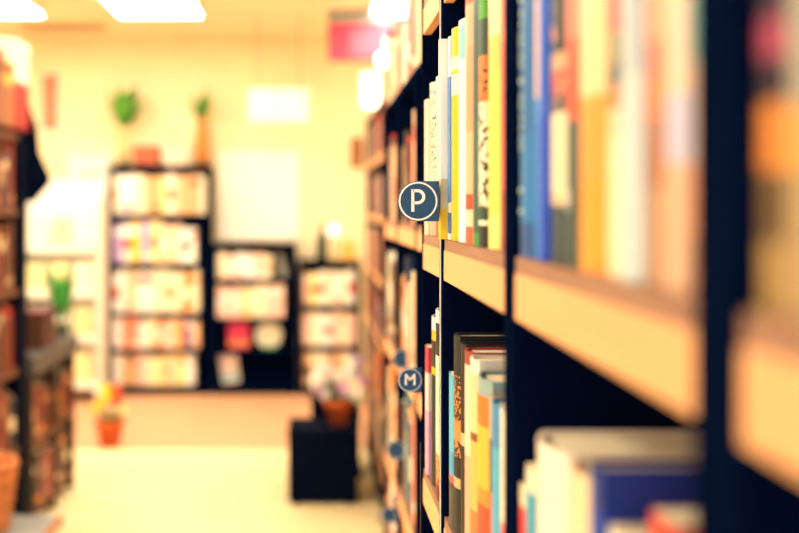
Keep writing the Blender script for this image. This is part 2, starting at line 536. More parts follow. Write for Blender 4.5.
near_up = [(.386, .404, .25, sm((0, '#b08a50'), (.1, '#6a5030'), (.2, '#e88a3a'), (.3, '#2a1830'), (.36, '#b04060'), (.42, '#2a1830')), 'dark plum book with an orange band in the nearest bookcase'),
           (.35, .385, .24, sm((0, '#b8966a'), (.2, '#d8a454'), (.3, '#a89c88')), 'grey-tan book with an amber band in the nearest bookcase'),
           (.315, .349, .25, sm((0, '#c0946a'), (.3, '#a88868')), 'tan book in the nearest bookcase'), (.28, .314, .24, sm((0, '#b8a078'), (.3, '#a08c6c')), 'sand-coloured book in the nearest bookcase')]
for y0, y1, h, m, lab in near_up:
    book((XA + .003, (y0 + y1) / 2, Z0), 0, y1 - y0 - .0006, h, .19, m, lab, G_UP, True)

ZL = Z0 - PITCH
low = [ # lower shelf: narrow end bay
 (424.8, 427.8, .175, sm((0, '#d8a0b8'), (.5, '#e8d2c0'), (.8, '#c83a48')), 'pale pink paperback with a red head low in the narrow end bay', False, -.001),
 (428.4, 434.2, .222, sm((0, '#16181c'), (.55, '#16181c'), (.66, '#efb020'), (.7, '#16181c'), (.86, '#efb020'), (.92, '#d8d0e0')), 'black book with yellow bands low in the narrow end bay', True, .001),
 (434.2, 441.2, .238, sm((0, '#7a2c14'), (.1, '#c4522a'), (.24, '#e9e6b8'), (.76, '#1a1418'), (.93, '#dcd6e4'), p=('#f0b060', .08, .24, 240, .52)), 'pale green book with a black script label and rust foot', True, -.002),
 # middle bay
 (447.6, 452.0, .176, sm((0, '#3a3a34'), (.3, '#e85a48'), (.34, '#3f9cc4'), (.5, '#58b6d2')), 'light blue short book beside the shelf joint', False, .0),
 (452.0, 456.4, .226, sm((0, '#14161a'), (.25, '#c8a878'), (.3, '#181614'), (.48, '#c88a4a'), (.58, '#1c1a1c'), (.75, '#14161c'), p=('#e88a3a', .4, .8, 240, .54)), 'black book with speckled orange print, lower shelf', True, .0),
 (456.4, 460.2, .220, sm((0, '#181414'), (.5, '#d9b48a'), (.56, '#16181c')), 'slim black hardback with a tan label, lower shelf', True, .003),
 (460.2, 466.6, .218, sm((0, '#d8a884'), (.5, '#f0d6b0'), (.93, '#9a3a2e')), 'beige book with a red top edge, lower shelf', True, .002),
 (466.6, 473.0, .216, sm((0, '#c0783c'), (.3, '#f4b25a'), (.62, '#8a4a2c'), (.66, '#f0c890'), (.93, '#ece0cc')), 'tan and amber book with a brown line, lower shelf', True, .001),
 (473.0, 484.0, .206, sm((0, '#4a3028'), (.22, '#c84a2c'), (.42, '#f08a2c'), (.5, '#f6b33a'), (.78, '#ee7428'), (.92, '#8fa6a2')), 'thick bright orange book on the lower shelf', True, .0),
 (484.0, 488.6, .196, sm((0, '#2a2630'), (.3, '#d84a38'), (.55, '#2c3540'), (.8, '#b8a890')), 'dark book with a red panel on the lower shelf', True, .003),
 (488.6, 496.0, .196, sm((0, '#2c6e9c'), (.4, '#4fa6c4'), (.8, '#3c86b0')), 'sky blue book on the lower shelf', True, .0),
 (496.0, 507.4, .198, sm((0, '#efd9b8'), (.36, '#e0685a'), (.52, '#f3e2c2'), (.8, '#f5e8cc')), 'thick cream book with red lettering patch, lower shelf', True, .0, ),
 # near bay
 (518.2, 524.0, .156, sm((0, '#b8aa90'), (.6, '#d8c8a8'), (.68, '#dc2c34'), (.9, '#ecd8b0')), 'short cream book with a bright red band, lower shelf', False, .0),
 (524.0, 532.0, .176, sm((0, '#3f9cb4'), (.9, '#e6dcc0')), 'short turquoise book against large cream ones', False, .0),
 (534.0, 559.0, .208, sm((0, '#f6e3c4'), (.6, '#f8e6cc')), 'thick round-backed cream book on the lower shelf', True, -.004),
 (559.0, 585.0, .206, sm((0, '#f5dcae'), (.8, '#f0cfa2')), 'peach cream book between thick cream and navy books', True, .002),
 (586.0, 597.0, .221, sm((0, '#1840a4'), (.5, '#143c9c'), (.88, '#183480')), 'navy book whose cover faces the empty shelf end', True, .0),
]
G_LO = 'books on the lower shelf of the long run'
NAVYBOOK = None
for x0, x1, h, m, lab, hard, sb in low:
    yf, yn = ya(x0), ya(x1)
    bb = book((XA + sb, (yf + yn) / 2, ZL), 0, (yf - yn) - .0012, h, .19 if 'navy' not in lab else .16, m, lab, G_LO, hard)
    if 'navy' in lab:
        NAVYBOOK = bb
        t2 = (yf - yn - .0008) / 2
        mesh('cover_picture', [(.03, -t2 - .0006, .03), (.13, -t2 - .0006, .03), (.13, -t2 - .0006, .15), (.03, -t2 - .0006, .15), (.03, -t2 + .0004, .03), (.13, -t2 + .0004, .03), (.13, -t2 + .0004, .15), (.03, -t2 + .0004, .15)],
             [(0, 1, 2, 3), (7, 6, 5, 4), (0, 4, 5, 1), (1, 5, 6, 2), (2, 6, 7, 3), (3, 7, 4, 0)], mat('#10305c', .4, .3, 30), bb)
# two short ones in front of the navy book
book((XA + .004, ya(607), ZL), 0, .034, .192, .125, sm((0, '#f3dfb8'), (.7, '#f6e6c6')), 'short cream book in front of the navy cover', G_LO, False)
book((XA + .012, ya(634), ZL), 0, .034, .214, .15, sm((0, '#e0301c')), 'short red book next to the empty end of the lower shelf', G_LO, False)

# set-back part of the run
PB = ['tan', 'salmon', 'brown', 'pale pink', 'peach', 'cream', 'orange', 'dark red', 'teal', 'navy', 'cream', 'salmon', 'red', 'tan', 'peach', 'black', 'white']
rngb = random.Random(11)
LEVELW = {1: 'the overhead shelf', 0: 'the eye-level shelf', -1: 'the waist-high shelf', -2: 'the knee-high shelf', -3: 'the lowest filled shelf', 2: 'the top shelf'}
for bi, (a, b) in enumerate(B_BAYS):
    for k in (1, 0, -1, -2, -3):
        if bi == 0 and k in (-2, -3, 1) or bi == 1 and k == -3:
            continue
        a2 = max(a + .021, 1.78)
        hh = (.13, .22) if k == 1 else (.18, .255)
        row(rngb, a2, b - .021, lambda s, z, j: (XB + .001 + j, s, z), Z0 + k * PITCH, PB, f'{LEVELW[k]}, set-back bookcase ' + ['behind the end bay', 'past end bay', 'with blank signs', 'before the gap'][bi],
            'books of the set-back bookcases', h=hh, t=(.026, .055), d=.18, jitter=.008)

# far part of the run: spines too small to pick apart
rng = random.Random(5)
bm = bmesh.new()
mats = [mat(NAMES[c], .6, .05) for c in ('tan', 'salmon', 'brown', 'pale pink', 'peach', 'cream', 'orange', 'dark red', 'navy', 'white', 'red')]
me_far = bpy.data.meshes.new('far_books')
idx = []
for i in range(4):
    a, b = 5.2 + i * .55 + .022, 5.2 + (i + 1) * .55 - .022
    for k in range(-4, 2):
        s = a
        while s < b - .04:
            t = rng.uniform(.025, .055)
            n0 = len(bm.faces)
            z = Z0 + k * PITCH
            box_bm(bm, XCC + rng.uniform(.001, .02), XCC + .2, s, min(s + t, b), z + .0006, z + rng.uniform(.18, .26))
            c = rng.randrange(len(mats))
            idx += [c] * (len(bm.faces) - n0)
            s += t + .001
bm.to_mesh(me_far); bm.free()
for m in mats:
    me_far.materials.append(m)
for p, c in zip(me_far.polygons, idx):
    p.material_index = c
fo = link(bpy.data.objects.new('far_books', me_far))
fo['kind'] = 'stuff'
tag(fo, 'packed mixed books filling the far dark bookcases beside the ottoman', 'books')

# ------------------------------------------------------------------ round shelf signs
TEALP = mat('#164a72', .45, .05, 30, .35)
CREAMP = mat('#fffaf2', .5, .02)
def disc_sign(label, cx, cz, y, rad, xpost, letter, group='round letter signs on the shelf posts', arm=0):
    r = thing('shelf_sign', label, 'sign', (cx, y, cz), 0, group)
    n = 40
    pts = []
    for i in range(n + 1):
        a = math.pi / 2 + math.pi * i / n
        pts.append((rad * math.cos(a), rad * math.sin(a)))
    # left half circle, then square tab to the post
    L = xpost - cx
    pts += [(L, -rad), (L, rad)]
    k = len(pts)
    th = .0015
    vs = [(x, -th, z) for x, z in pts] + [(x, th, z) for x, z in pts]
    fs = [tuple(range(k)), tuple(range(k, 2 * k))[::-1]] + [(i, i + k, (i + 1) % k + k, (i + 1) % k) for i in range(k)]
    bm = bmesh.new()
    bv = [bm.verts.new(v) for v in vs]
    for f in fs:
        bm.faces.new([bv[i] for i in f])
    bmobj('plate', bm, TEALP, r)
    if arm:
        bm = bmesh.new()
        box_bm(bm, L - .0014, L, .0016, arm + .002 - y, -rad * .8, rad * .8)
        box_bm(bm, L, XA - .0044 - cx, arm - y, arm + .002 - y, -rad * .8, rad * .8)
        bmobj('mount_arm', bm, METAL, r)
    bm = bmesh.new()
    ro, ri = rad * .955, rad * (.875 if arm else .9)
    seg = 56
    q = []
    for i in range(seg):
        a = 2 * math.pi * i / seg
        q.append([bm.verts.new((rr * math.cos(a), yy, rr * math.sin(a))) for rr, yy in ((ro, -th - .0005), (ri, -th - .0005), (ro, -th + .0002), (ri, -th + .0002))])
    for i in range(seg):
        a, b = q[i], q[(i + 1) % seg]
        bm.faces.new((a[0], b[0], b[1], a[1])); bm.faces.new((a[0], a[2], b[2], b[0])); bm.faces.new((a[1], b[1], b[3], a[3]))
    bmobj('ring', bm, CREAMP, r)
    if letter == 'P':
        # bowl and stem drawn as one stroke outline
        w = rad * .15
        bm = bmesh.new()
        def strip(path, w, closed=False):
            prev = None
            for i, p in enumerate(path):
                d = Vector(path[min(i + 1, len(path) - 1)]) - Vector(path[max(i - 1, 0)])
                d.normalize()
                nrm = Vector((-d.y, d.x)) * w / 2
                c = Vector(p)
                e = [bm.verts.new((c.x + s * nrm.x, yy, c.y + s * nrm.y)) for s in (1, -1) for yy in (-th - .0006, -th + .0001)]
                if prev:
                    bm.faces.new((prev[0], e[0], e[2], prev[2])); bm.faces.new((prev[0], prev[1], e[1], e[0])); bm.faces.new((prev[2], e[2], e[3], prev[3]))
                prev = e
        x = -rad * .26
        ht, br = rad * .52, rad * .3
        strip([(x, -ht), (x, ht + w / 2)], w)
        path = [(x, ht), (x + rad * .24, ht)]
        path += [(x + rad * .24 + br * math.sin(a), ht - br + br * math.cos(a)) for a in [math.pi * i / 12 for i in range(1, 12)]]
        path += [(x + rad * .24, ht - 2 * br), (x, ht - 2 * br)]
        strip(path, w)
        bmobj('letter', bm, CREAMP, r)
    elif letter:
        text_mesh('letter', letter, rad * 1.3, CREAMP, r, (0, -th - .0004, 0), (math.pi / 2, 0, 0))
    return r
disc_sign('navy round sign lettered P in a cream ring on a bookcase joint', .125, EYE + .0068, 1.286, .0236, .1497, 'P', arm=1.329)
disc_sign('small navy round sign lettered M on the narrow end bay', 99 * 1.5622 / F, EYE - 173 * 1.5622 / F, 1.5622, .0172, .162, 'M')
disc_sign('uppermost small blank navy round sign of the set-back bookcases', .2 * 1.03, EYE - 152 * 2.49 / F, 2.49, .022, XB - .0034, None)
disc_sign('middle small blank navy round sign of the set-back bookcases', .197, EYE - 243 * 2.55 / F, 2.55, .022, XB - .0034, None)
disc_sign('lowest small blank navy round sign of the set-back bookcases', .195, EYE - 308 * 2.74 / F, 2.74, .02, XB - .0034, None)

# ------------------------------------------------------------------ back of the shop
def back_case(label, px0, px1, ytop, Y, shelf_px, depth=.32, m=NAVY):
    """open bookcase standing against the back wall; front at depth Y"""
    a, b = W(px0, ytop, Y), W(px1, ytop, Y)
    w = b.x - a.x
    r = thing('bookcase', label, 'bookcase', ((a.x + b.x) / 2, Y, 0))
    hz = a.z
    for s in (-1, 1):
        xa, xb = (-w / 2, -w / 2 + .03) if s < 0 else (w / 2 - .03, w / 2)
        box('side_panel', xa, xb, 0, depth, 0, hz, m, r)
    box('top_panel', -w / 2, w / 2, -.01, depth, hz, hz + .035, m, r)
    box('back_panel', -w / 2 + .03, w / 2 - .03, depth - .012, depth, 0, hz, NAVY_M, r)
    zs = []
    for p in shelf_px:
        z = EYE + (CY - p) * Y / F
        zs.append(z)
        box('shelf', -w / 2 + .03, w / 2 - .03, 0, depth - .012, z - .03, z, m, r)
    box('plinth', -w / 2 + .03, w / 2 - .03, .02, .05, 0, max(.02, min(zs) - .03), m, r)
    return r, a.x + .03, b.x - .03, zs, hz + .035

YB = 9.65
PBK = ['white', 'cream', 'pale yellow', 'pale pink', 'peach', 'white', 'cream', 'yellow', 'salmon', 'tan', 'pale yellow', 'pink']
rng = random.Random(21)
bk1, xa1, xb1, zs1, top1 = back_case('tall dark bookcase with plants on top against the back wall', 108, 210, 169, YB, [214, 263, 313, 349, 386])
pals = [['white', 'cream', 'white', 'pale yellow', 'pale pink', 'tan', 'cream', 'peach'], ['yellow', 'white', 'pale pink', 'cream', 'pale yellow', 'lilac', 'white'],
        ['cream', 'white', 'pale yellow', 'cream', 'white', 'orange', 'peach'], ['salmon', 'cream', 'blue', 'orange', 'pale pink', 'white', 'peach'], ['pale pink', 'peach', 'cream', 'pale yellow', 'white', 'tan']]
names1 = ['top shelf', 'second shelf', 'third shelf', 'fourth shelf', 'bottom shelf']
hs = [(.32, .355), (.29, .375), (.34, .39), (.23, .275), (.24, .28)]
for z, p, n, h in zip(zs1, pals, names1, hs):
    row(rng, xa1 + .004, xb1 - (.0 if n == 'top shelf' else .06), lambda s, zz, j: (s, YB + .02 + j, zz), z, p, f'the {n} of the plant-topped bookcase', 'books in the tall back bookcase', h=h, t=(.045, .085), d=.2, rz=math.pi / 2, jitter=.02)

bk2, xa2, xb2, zs2, top2 = back_case('low dark half-empty bookcase beside the tall plant-topped one', 213, 296, 248, YB, [279, 318, 350, 386])
for z, p, n, h, e in zip(zs2[:2], [['cream', 'pale pink', 'white', 'peach', 'pale yellow'], ['cream', 'pale pink', 'pink', 'pale yellow']], ['top shelf', 'second shelf'], [(.2, .235), (.25, .305)], [.13, .02]):
    row(rng, xa2 + .004, xb2 - e, lambda s, zz, j: (s, YB + .02 + j, zz), z, p, f'the {n} of the half-empty bookcase', 'books in the low half-empty bookcase', h=h, t=(.045, .09), d=.2, rz=math.pi / 2, jitter=.02)
# face-out things on the low bookcase
def face_book(px0, px1, py0, py1, Y, hexc, label, tilt=0.0, roll=0.0, band=None, z=0.0):
    a, b = W(px0, py1, Y), W(px1, py0, Y)
    w, h = b.x - a.x, b.z - a.z
    r = thing('book', label, 'book', ((a.x + b.x) / 2, Y, a.z), 0, None)
    r.rotation_euler = (tilt, roll, 0)
    r.location.z = z + .002 + (w / 2) * abs(math.sin(roll))
    vs, fs, pv, pf = book_geo(.03, h, w, True)
    # cover faces the aisle: spine to the left
    R = Matrix.Translation((-w / 2, .015, 0))
    mesh('cover', [R @ Vector(v) for v in vs], fs, sm((0, hexc), (.12, band or hexc), (.3, hexc)), r)
    mesh('page_block', [R @ Vector(v) for v in pv], pf, PAGE, r)
    return r
z3 = zs2[2]; z4 = zs2[3]
face_book(228, 249, 324, 350, YB + .1, '#e8406c', 'bright pink book shown face out on the low bookcase', band='#f09a3a', z=z3)
face_book(222, 240, 358, 386, YB + .1, '#f3dcd4', 'pale pink book leaning face out on the bottom shelf', roll=-.13, band='#7cc4c4', z=z4)
r = thing('round_plate', 'round white and green plate standing on the low bookcase', 'plate', (W(269, 350, YB + .1).x, YB + .12, z3 + .002), 0)
lathe('dish', [(0, .0), (.07, .0), (.115, .018), (.118, .02), (.118, .026), (.07, .012), (0, .012)], mat('#f4efd8', .4, .05), r, (0, 0, .118)).rotation_euler = (math.pi / 2, 0, 0)
box('stand', -.06, .06, -.05, .0, 0, .02, mat('#4f9c4a', .5), r)
# leaning grey board at the end of the top
face_book(280, 288, 255, 279, YB + .1, '#8f8f80', 'grey-green leaning book at the end of the low bookcase', roll=-.2, z=zs2[0])

bk3, xa3, xb3, zs3, top3 = back_case('low dark bookcase with bottle on top behind the bouquet', 299, 360, 265, YB, [305, 346, 386])
for z, p, n in zip(zs3, [['cream', 'white', 'pale yellow', 'pale pink'], ['pale pink', 'cream', 'peach', 'white'], ['cream', 'peach', 'white', 'tan']], ['top shelf', 'middle shelf', 'bottom shelf']):
    row(rng, xa3 + .004, xb3, lambda s, zz, j: (s, YB + .02 + j, zz), z, p, f'the {n} of the bottle-topped bookcase', 'books in the bottle-topped bookcase', h=(.27, .305), t=(.045, .085), d=.2, rz=math.pi / 2, jitter=.02)
# on top of it
r = thing('bottle', 'tall dark green glass bottle on the low bookcase behind the bouquet', 'bottle', (W(322, 262, YB + .1).x, YB + .12, top3))
lathe('body', [(0, 0), (.045, 0), (.05, .01), (.05, .19), (.035, .235), (.018, .26), (.017, .31), (0, .31)], mat('#22332e', .2, .05, spec=.6), r)
lathe('stopper', [(0, .31), (.022, .31), (.022, .335), (0, .335)], BLACK, r)
r = thing('table_lamp', 'small lamp with a round white globe on the low bookcase', 'lamp', (W(334, 262, YB + .1).x, YB + .1, top3))
lathe('base', [(0, 0), (.05, 0), (.05, .015), (.012, .03), (.01, .22), (0, .22)], mat('#c9a05a', .4), r)
ball = bmesh.new(); ball_bm(ball, (0, 0, .27), .05, sub=3)
bmobj('globe', ball, mat('#fff0c8', .4, 0, emit=1.5), r, smooth=True)
face_book(341, 356, 243, 262, YB + .1, '#f0b458', 'amber book propped on the bottle-topped bookcase', z=top3)

# plants and baskets on the tall bookcase
GREEN = mat('#5b9a2c', .6, .3, 20)
GREEN2 = mat('#3c7a34', .6, .3, 20)
def plant(label, px, Y, zb, vh, vr, vm, leaves, lh, name='potted_plant', lm=None, spread=.5):
    r = thing(name, label, 'plant', (W(px, 100, Y).x, Y, zb))
    lathe('vase', [(0, 0), (vr * .7, 0), (vr, vh * .35), (vr * .9, vh * .7), (vr * .6, vh * .92), (vr * .7, vh), (vr * .55, vh), (vr * .5, vh * .9), (0, vh * .88)], vm, r)
    g = random.Random(int(px))
    for i in range(leaves):
        a = g.uniform(0, 6.28); q = g.uniform(.2, 1) * spread
        tip = (math.cos(a) * q * lh, math.sin(a) * q * lh * .5, vh + lh * g.uniform(.5, 1))
        bm = bmesh.new()
        leaf_bm(bm, (math.cos(a) * vr * .2, math.sin(a) * vr * .2, vh * .9), tip, lh * .13)
        bmobj('leaf', bm, lm or GREEN, r)
    return r
plant('green leafy plant in a tall pale vase on the tall bookcase', 124, YB + .14, top1, .34, .06, mat('#d8b878', .5), 26, .42, spread=.6)
plant('small dark leafy plant in an orange vase on the tall bookcase', 202, YB + .14, top1, .42, .07, mat('#d07a2c', .45), 16, .3, lm=GREEN)
def basket(label, px0, px1, py, Y, zb, hexc, ex):
    a, b = W(px0, 0, Y).x, W(px1, 0, Y).x
    h = EYE + (CY - py) * Y / F - zb
    r = thing('storage_basket', label, 'basket', ((a + b) / 2, Y, zb))
    w = (b - a) / 2
    n = 5
    for i in range(n):
        z0, z1 = h * i / n, h * (i + 1) / n - .004
        f = .86 + .14 * i / n
        bm = bmesh.new()
        for q in ((-w * f, w * f, -.09, -.08), (-w * f, w * f, .08, .09), (-w * f, -w * f + .01, -.08, .08), (w * f - .01, w * f, -.08, .08)):
            box_bm(bm, q[0], q[1], q[2], q[3], z0, z1)
        bmobj('band', bm, mat(hexc, .7, .15, 40), r)
    box('lining', -w * .84, w * .84, -.075, .075, .0, h * .96, mat(ex, .8), r)
    return r
basket('reddish woven basket on the tall bookcase', 134, 161, 146, YB + .12, top1, '#b85a38', '#f2d8c0')
basket('pale woven basket on the tall bookcase', 163, 191, 148, YB + .12, top1, '#f2d6bc', '#f8ecd8')

# things on the back wall
def framed(name, label, cat, px0, px1, py0, py1, Y, mf, mp, fw=.02, th=.025):
    a, b = W(px0, py1, Y), W(px1, py0, Y)
    w, h = b.x - a.x, b.z - a.z
    r = thing(name, label, cat, ((a.x + b.x) / 2, Y, a.z))
    for q in ((-w / 2, w / 2, 0, fw), (-w / 2, w / 2, h - fw, h), (-w / 2, -w / 2 + fw, fw, h - fw), (w / 2 - fw, w / 2, fw, h - fw)):
        box('frame_bar', q[0], q[1], 0, th, q[2], q[3], mf, r)
    box('panel', -w / 2 + fw, w / 2 - fw, th * .4, th, fw, h - fw, mp, r)
    return r
framed('glow_board', 'large white board imitating a hazy glow on cream back wall above half-empty bookcase', 'board', 217, 300, 150, 240, 10.004, PALE, mat('#fffaea', .8, .02, 2.0))  # white board added to imitate the hazy bright glow on the wall
framed('picture', 'small dark orange framed picture on the back wall', 'picture', 351, 363, 137, 168, 10.004, mat('#7a5a32', .5), mat('#c8702a', .6, .4, 12))
r = framed('backlit_panel', 'upright glowing light panel on the back wall below the globe lamps', 'light panel', 361, 381, 72, 109, 10.0, PALE, mat('#fff2cf', .5, 0, emit=3.0), .015)
def globe_lamp(label, px, py, Y, rad):
    p = W(px, py, Y)
    r = thing('pendant_lamp', label, 'lamp', (p.x, p.y, p.z))
    bm = bmesh.new(); ball_bm(bm, (0, 0, 0), rad, sub=3)
    bmobj('globe', bm, mat('#fff2cf', .4, 0, emit=5.0), r, smooth=True)
    tube('cord', [(0, 0, rad * .9), (0, 0, CZ - p.z)], .006, METAL, r)
    lathe('canopy', [(0, CZ - p.z), (.04, CZ - p.z), (.035, CZ - p.z - .025), (0, CZ - p.z - .025)], METAL, r)
    return r
globe_lamp('white globe pendant lamp hanging higher beside the red sign', 392, 43, 7.9, .05)
globe_lamp('white globe pendant lamp hanging lower above the wall light panel', 384, 60, 8.4, .055)

def hanging_sign(label, px0, px1, py0, py1, Y, hexc, rz, header=None, patches=()):
    a, b = W(px0, py1, Y), W(px1, py0, Y)
    w, h = b.x - a.x, b.z - a.z
    r = thing('hanging_sign', label, 'sign', ((a.x + b.x) / 2, Y, a.z), rz)
    box('board', -w / 2, w / 2, -.01, .01, 0, h, mat(hexc, .6, .06, 6), r, bevel=.002)
    if header:
        box('header_strip', -w / 2, w / 2, -.012, .012, h * .76, h * .98, mat(header, .6), r)
    for x0, x1, z0, z1, c in patches:
        box('printed_patch', -w / 2 + x0 * w, -w / 2 + x1 * w, -.013, -.009, z0 * h, z1 * h, mat(c, .7, .1, 20), r)
    for s in (-.35, .35):
        tube('wire', [(s * w, 0, h), (s * w, 0, CZ - a.z)], .004, METAL, r)
    return r
hanging_sign('hanging red and pink sign with grey-teal header strip', 328, 394, 10, 61, 8.6, '#d8425c', -.12, '#8c9a92', [(.34, .72, .1, .62, '#d8667c'), (.74, .94, .12, .6, '#e2607a')])
hanging_sign('hanging blank cream sign in front of the back wall', 249, 308, 89, 122, 8.8, '#fdf4d6', .0)

# white door and white display at the back corner
door = thing('door_1', 'white panelled door in the back wall next to the tall bookcase', 'door', (W(90, 0, 10.0).x, 10.0, 0))
door['kind'] = 'structure'
del door['category']
wd = .15
box('door_leaf', -.16, .15, -.0, .028, 0, 2.12, WHITE, door)
for z0, z1 in ((.15, .7), (.8, 1.3), (1.4, 1.98)):
    box('door_panel', -.1, .09, -.012, 0, z0, z1, mat('#f7e9b8', .6), door)
for s in (-.19, .15):
    box('door_frame', s, s + .03, -.02, .028, 0, 2.15, mat('#fbf4e6', .5), door)
lathe('door_knob', [(0, 0), (.012, 0), (.012, .03), (.028, .04), (.02, .06), (0, .06)], METAL, door, (-.13, 0, 1.02)).rotation_euler = (math.pi / 2, 0, 0)

r = thing('display_rack', 'white stepped display rack with pale cards by the back corner', 'display rack', (W(55, 0, 9.2).x, 9.2, 0))
W_R = .36
for x in (-W_R, W_R - .03):
    box('upright', x, x + .03, .05, .5, 0, 1.74, WHITE, r)
box('back_board', -W_R + .03, W_R - .03, .47, .5, .05, 1.9, WHITE, r)
for i, (z, yd) in enumerate([(.12, .05), (.5, .1), (.88, .16), (1.26, .22)]):
    box('tier', -W_R + .03, W_R - .03, yd, .47, z + .015, z + .03, WHITE, r)
    box('tier_lip', -W_R + .03, W_R - .03, yd - .01, yd, z, z + .07, WHITE, r)
cards = [('#f6e4a0', 'light yellow'), ('#f8efcf', 'ivory'), ('#f3e0a0', 'straw'), ('#fbf3e0', 'white'), ('#d8d49a', 'pale green')]
g = random.Random(3)
for lv, (z, yd) in enumerate([(.15, .05), (.53, .1), (.91, .16), (1.29, .22)]):
    for j in range(3):
        c = cards[(lv * 2 + j) % 5]
        x = -W_R + .06 + j * .21
        o = box('display_book', -.08, .08, 0, .02, 0, .26, mat(c[0], .6, .05, 8))
        o.location = (r.location.x + x + .08, 9.2 + yd + .05, z + .004)
        o.rotation_euler = (-.12, 0, 0)
        tag(o, f'{c[1]} booklet face out on the {["lowest", "second", "third", "top"][lv]} tier of the white rack', 'booklet', 'booklets on the white rack')
framed('picture', 'narrow reddish striped picture on the back wall above the white rack', 'picture', 40, 60, 72, 132, 10.004, PALE, mat('#cc8a6a', .6, .25, 9, stretch=(8, 1, .3)))

# terracotta pot with flowers on the floor
TERRA = mat('#cf5a26', .7, .12, 14)
def flower_pot(label, base, s, blooms, seed, spread, stem=.16, bloom_r=.035, name='flower_pot', leaves=14):
    r = thing(name, label, 'potted plant', base)
    lathe('pot', [(0, 0), (.07 * s, 0), (.1 * s, .15 * s), (.112 * s, .15 * s), (.115 * s, .19 * s), (.1 * s, .19 * s), (.095 * s, .16 * s), (0, .155 * s)], TERRA, r)
    g = random.Random(seed)
    top = .16 * s
    for i in range(leaves):
        a = g.uniform(0, 6.28); q = g.uniform(.6, 1.1)
        bm = bmesh.new()
        leaf_bm(bm, (math.cos(a) * .03, math.sin(a) * .03, top), (math.cos(a) * q * spread, math.sin(a) * q * spread, top + stem * g.uniform(.15, .6)), .025)
        bmobj('leaf', bm, GREEN2, r)
    for i, (hx, dx, dz) in enumerate(blooms):
        a = g.uniform(0, 6.28)
        p = (dx, g.uniform(-.05, .05), top + dz)
        bm = bmesh.new()
        tube_bm(bm, [(dx * .2, 0, top), (dx * .7, p[1] * .6, top + dz * .6), p], .004, 6)
        st = bmobj('stem', bm, GREEN2, r)
        bm = bmesh.new()
        for k in range(7):
            b = 2 * math.pi * k / 7
            ball_bm(bm, (p[0] + math.cos(b) * bloom_r * .62, p[1] - .006 * (k % 2), p[2] + math.sin(b) * bloom_r * .62), bloom_r * .52, 1, .7, 1)
        ball_bm(bm, (p[0], p[1] - .012, p[2]), bloom_r * .42, 1, .8, 1)
        bmobj('bloom', bm, mat(hx, .6, .12, 30), r, smooth=True)
    return r
flower_pot('terracotta pot of yellow and red flowers on the floor', (W(107, 449, 7.5).x, 7.6, 0), .95,
           [('#f7d21e', -.05, .16), ('#f7c81e', .0, .2), ('#e03a2c', .06, .17), ('#e8442c', .045, .235), ('#f9dc3a', -.03, .24), ('#f7e89a', .09, .1), ('#f6d23a', -.09, .11)], 4, .11)

# ------------------------------------------------------------------ black ottoman cube with bouquet, stand behind
YO = 6.08
a, b = W(288, 506, YO), W(358, 506, YO)
r = thing('ottoman', 'black cube ottoman with a bouquet on top, standing on the floor', 'ottoman', ((a.x + b.x) / 2, YO + .195, 0))
w = (b.x - a.x) / 2
box('body', -w, w, -.195, .195, .02, .35, BLACK, r, bevel=.008)
box('lid', -w - .004, w + .004, -.199, .199, .353, .415, BLACK, r, bevel=.012)
for sx in (-1, 1):
    for sy in (-1, 1):
        lathe('foot', [(0, 0), (.018, 0), (.022, .022), (0, .022)], BLACK, r, (sx * (w - .04), sy * .155, 0), 10)
ot_top = .415
bl = []
g = random.Random(9)
for i in range(26):
    c = g.choice(['#fbf3dc', '#f6efc0', '#fbf6ea', '#e8e6a0', '#fbf6ea', '#f3d95e', '#f6d8d0', '#d9a0c8', '#b890d0'])
    bl.append((c, g.uniform(-.14, .14), g.uniform(.04, .22)))
flower_pot('orange pot bouquet of white, yellow and purple flowers on the ottoman', (W(338, 424, 6.28).x, 6.26, ot_top), .74, bl, 8, .13, .12, .04, leaves=18)
r = thing('pedestal', 'black square pedestal standing behind the ottoman', 'pedestal', (W(335, 424, 6.85).x, 6.85, 0))
box('column', -.15, .15, -.15, .15, .03, .58, BLACK, r, bevel=.005)
box('top_slab', -.165, .165, -.165, .165, .58, .615, BLACK, r, bevel=.004)
box('base_slab', -.165, .165, -.165, .165, 0, .03, BLACK, r, bevel=.004)

# ------------------------------------------------------------------ shelves on the other side of the aisle
XL = -1.4
r = thing('bookcase', 'tall dark brown bookcase across the aisle with red and brown books', 'bookcase', (XL, 4.95, 0))
for y0, y1 in ((-.475, -.425), (.32, .475)):
    box('side_panel', -.34, 0, y0, y1, 0, 2.02, BLACK, r)
box('back_panel', -.35, -.335, -.475, .475, 0, 2.02, mat('#1a1010', .7), r)
LZ = [.12, .5, .88, 1.26, 1.64, 2.0]
for z in LZ:
    box('shelf', -.335, -.002, -.425, .32, z - .03, z, BROWNWOOD, r)
rng = random.Random(33)
PL = ['brown', 'dark brown', 'dark red', 'brown', 'dark red', 'black', 'brown', 'navy', 'red']
for i, z in enumerate(LZ[1:5]):
    row(rng, 4.8, 5.265, lambda s, zz, j: (XL - .006 - j, s, zz), z, PL, f'the {["second", "third", "fourth", "fifth"][i]} shelf up of the tall brown bookcase', 'books in the tall brown bookcase', h=(.24, .33), t=(.03, .06), d=.2, rz=math.pi, jitter=.015)
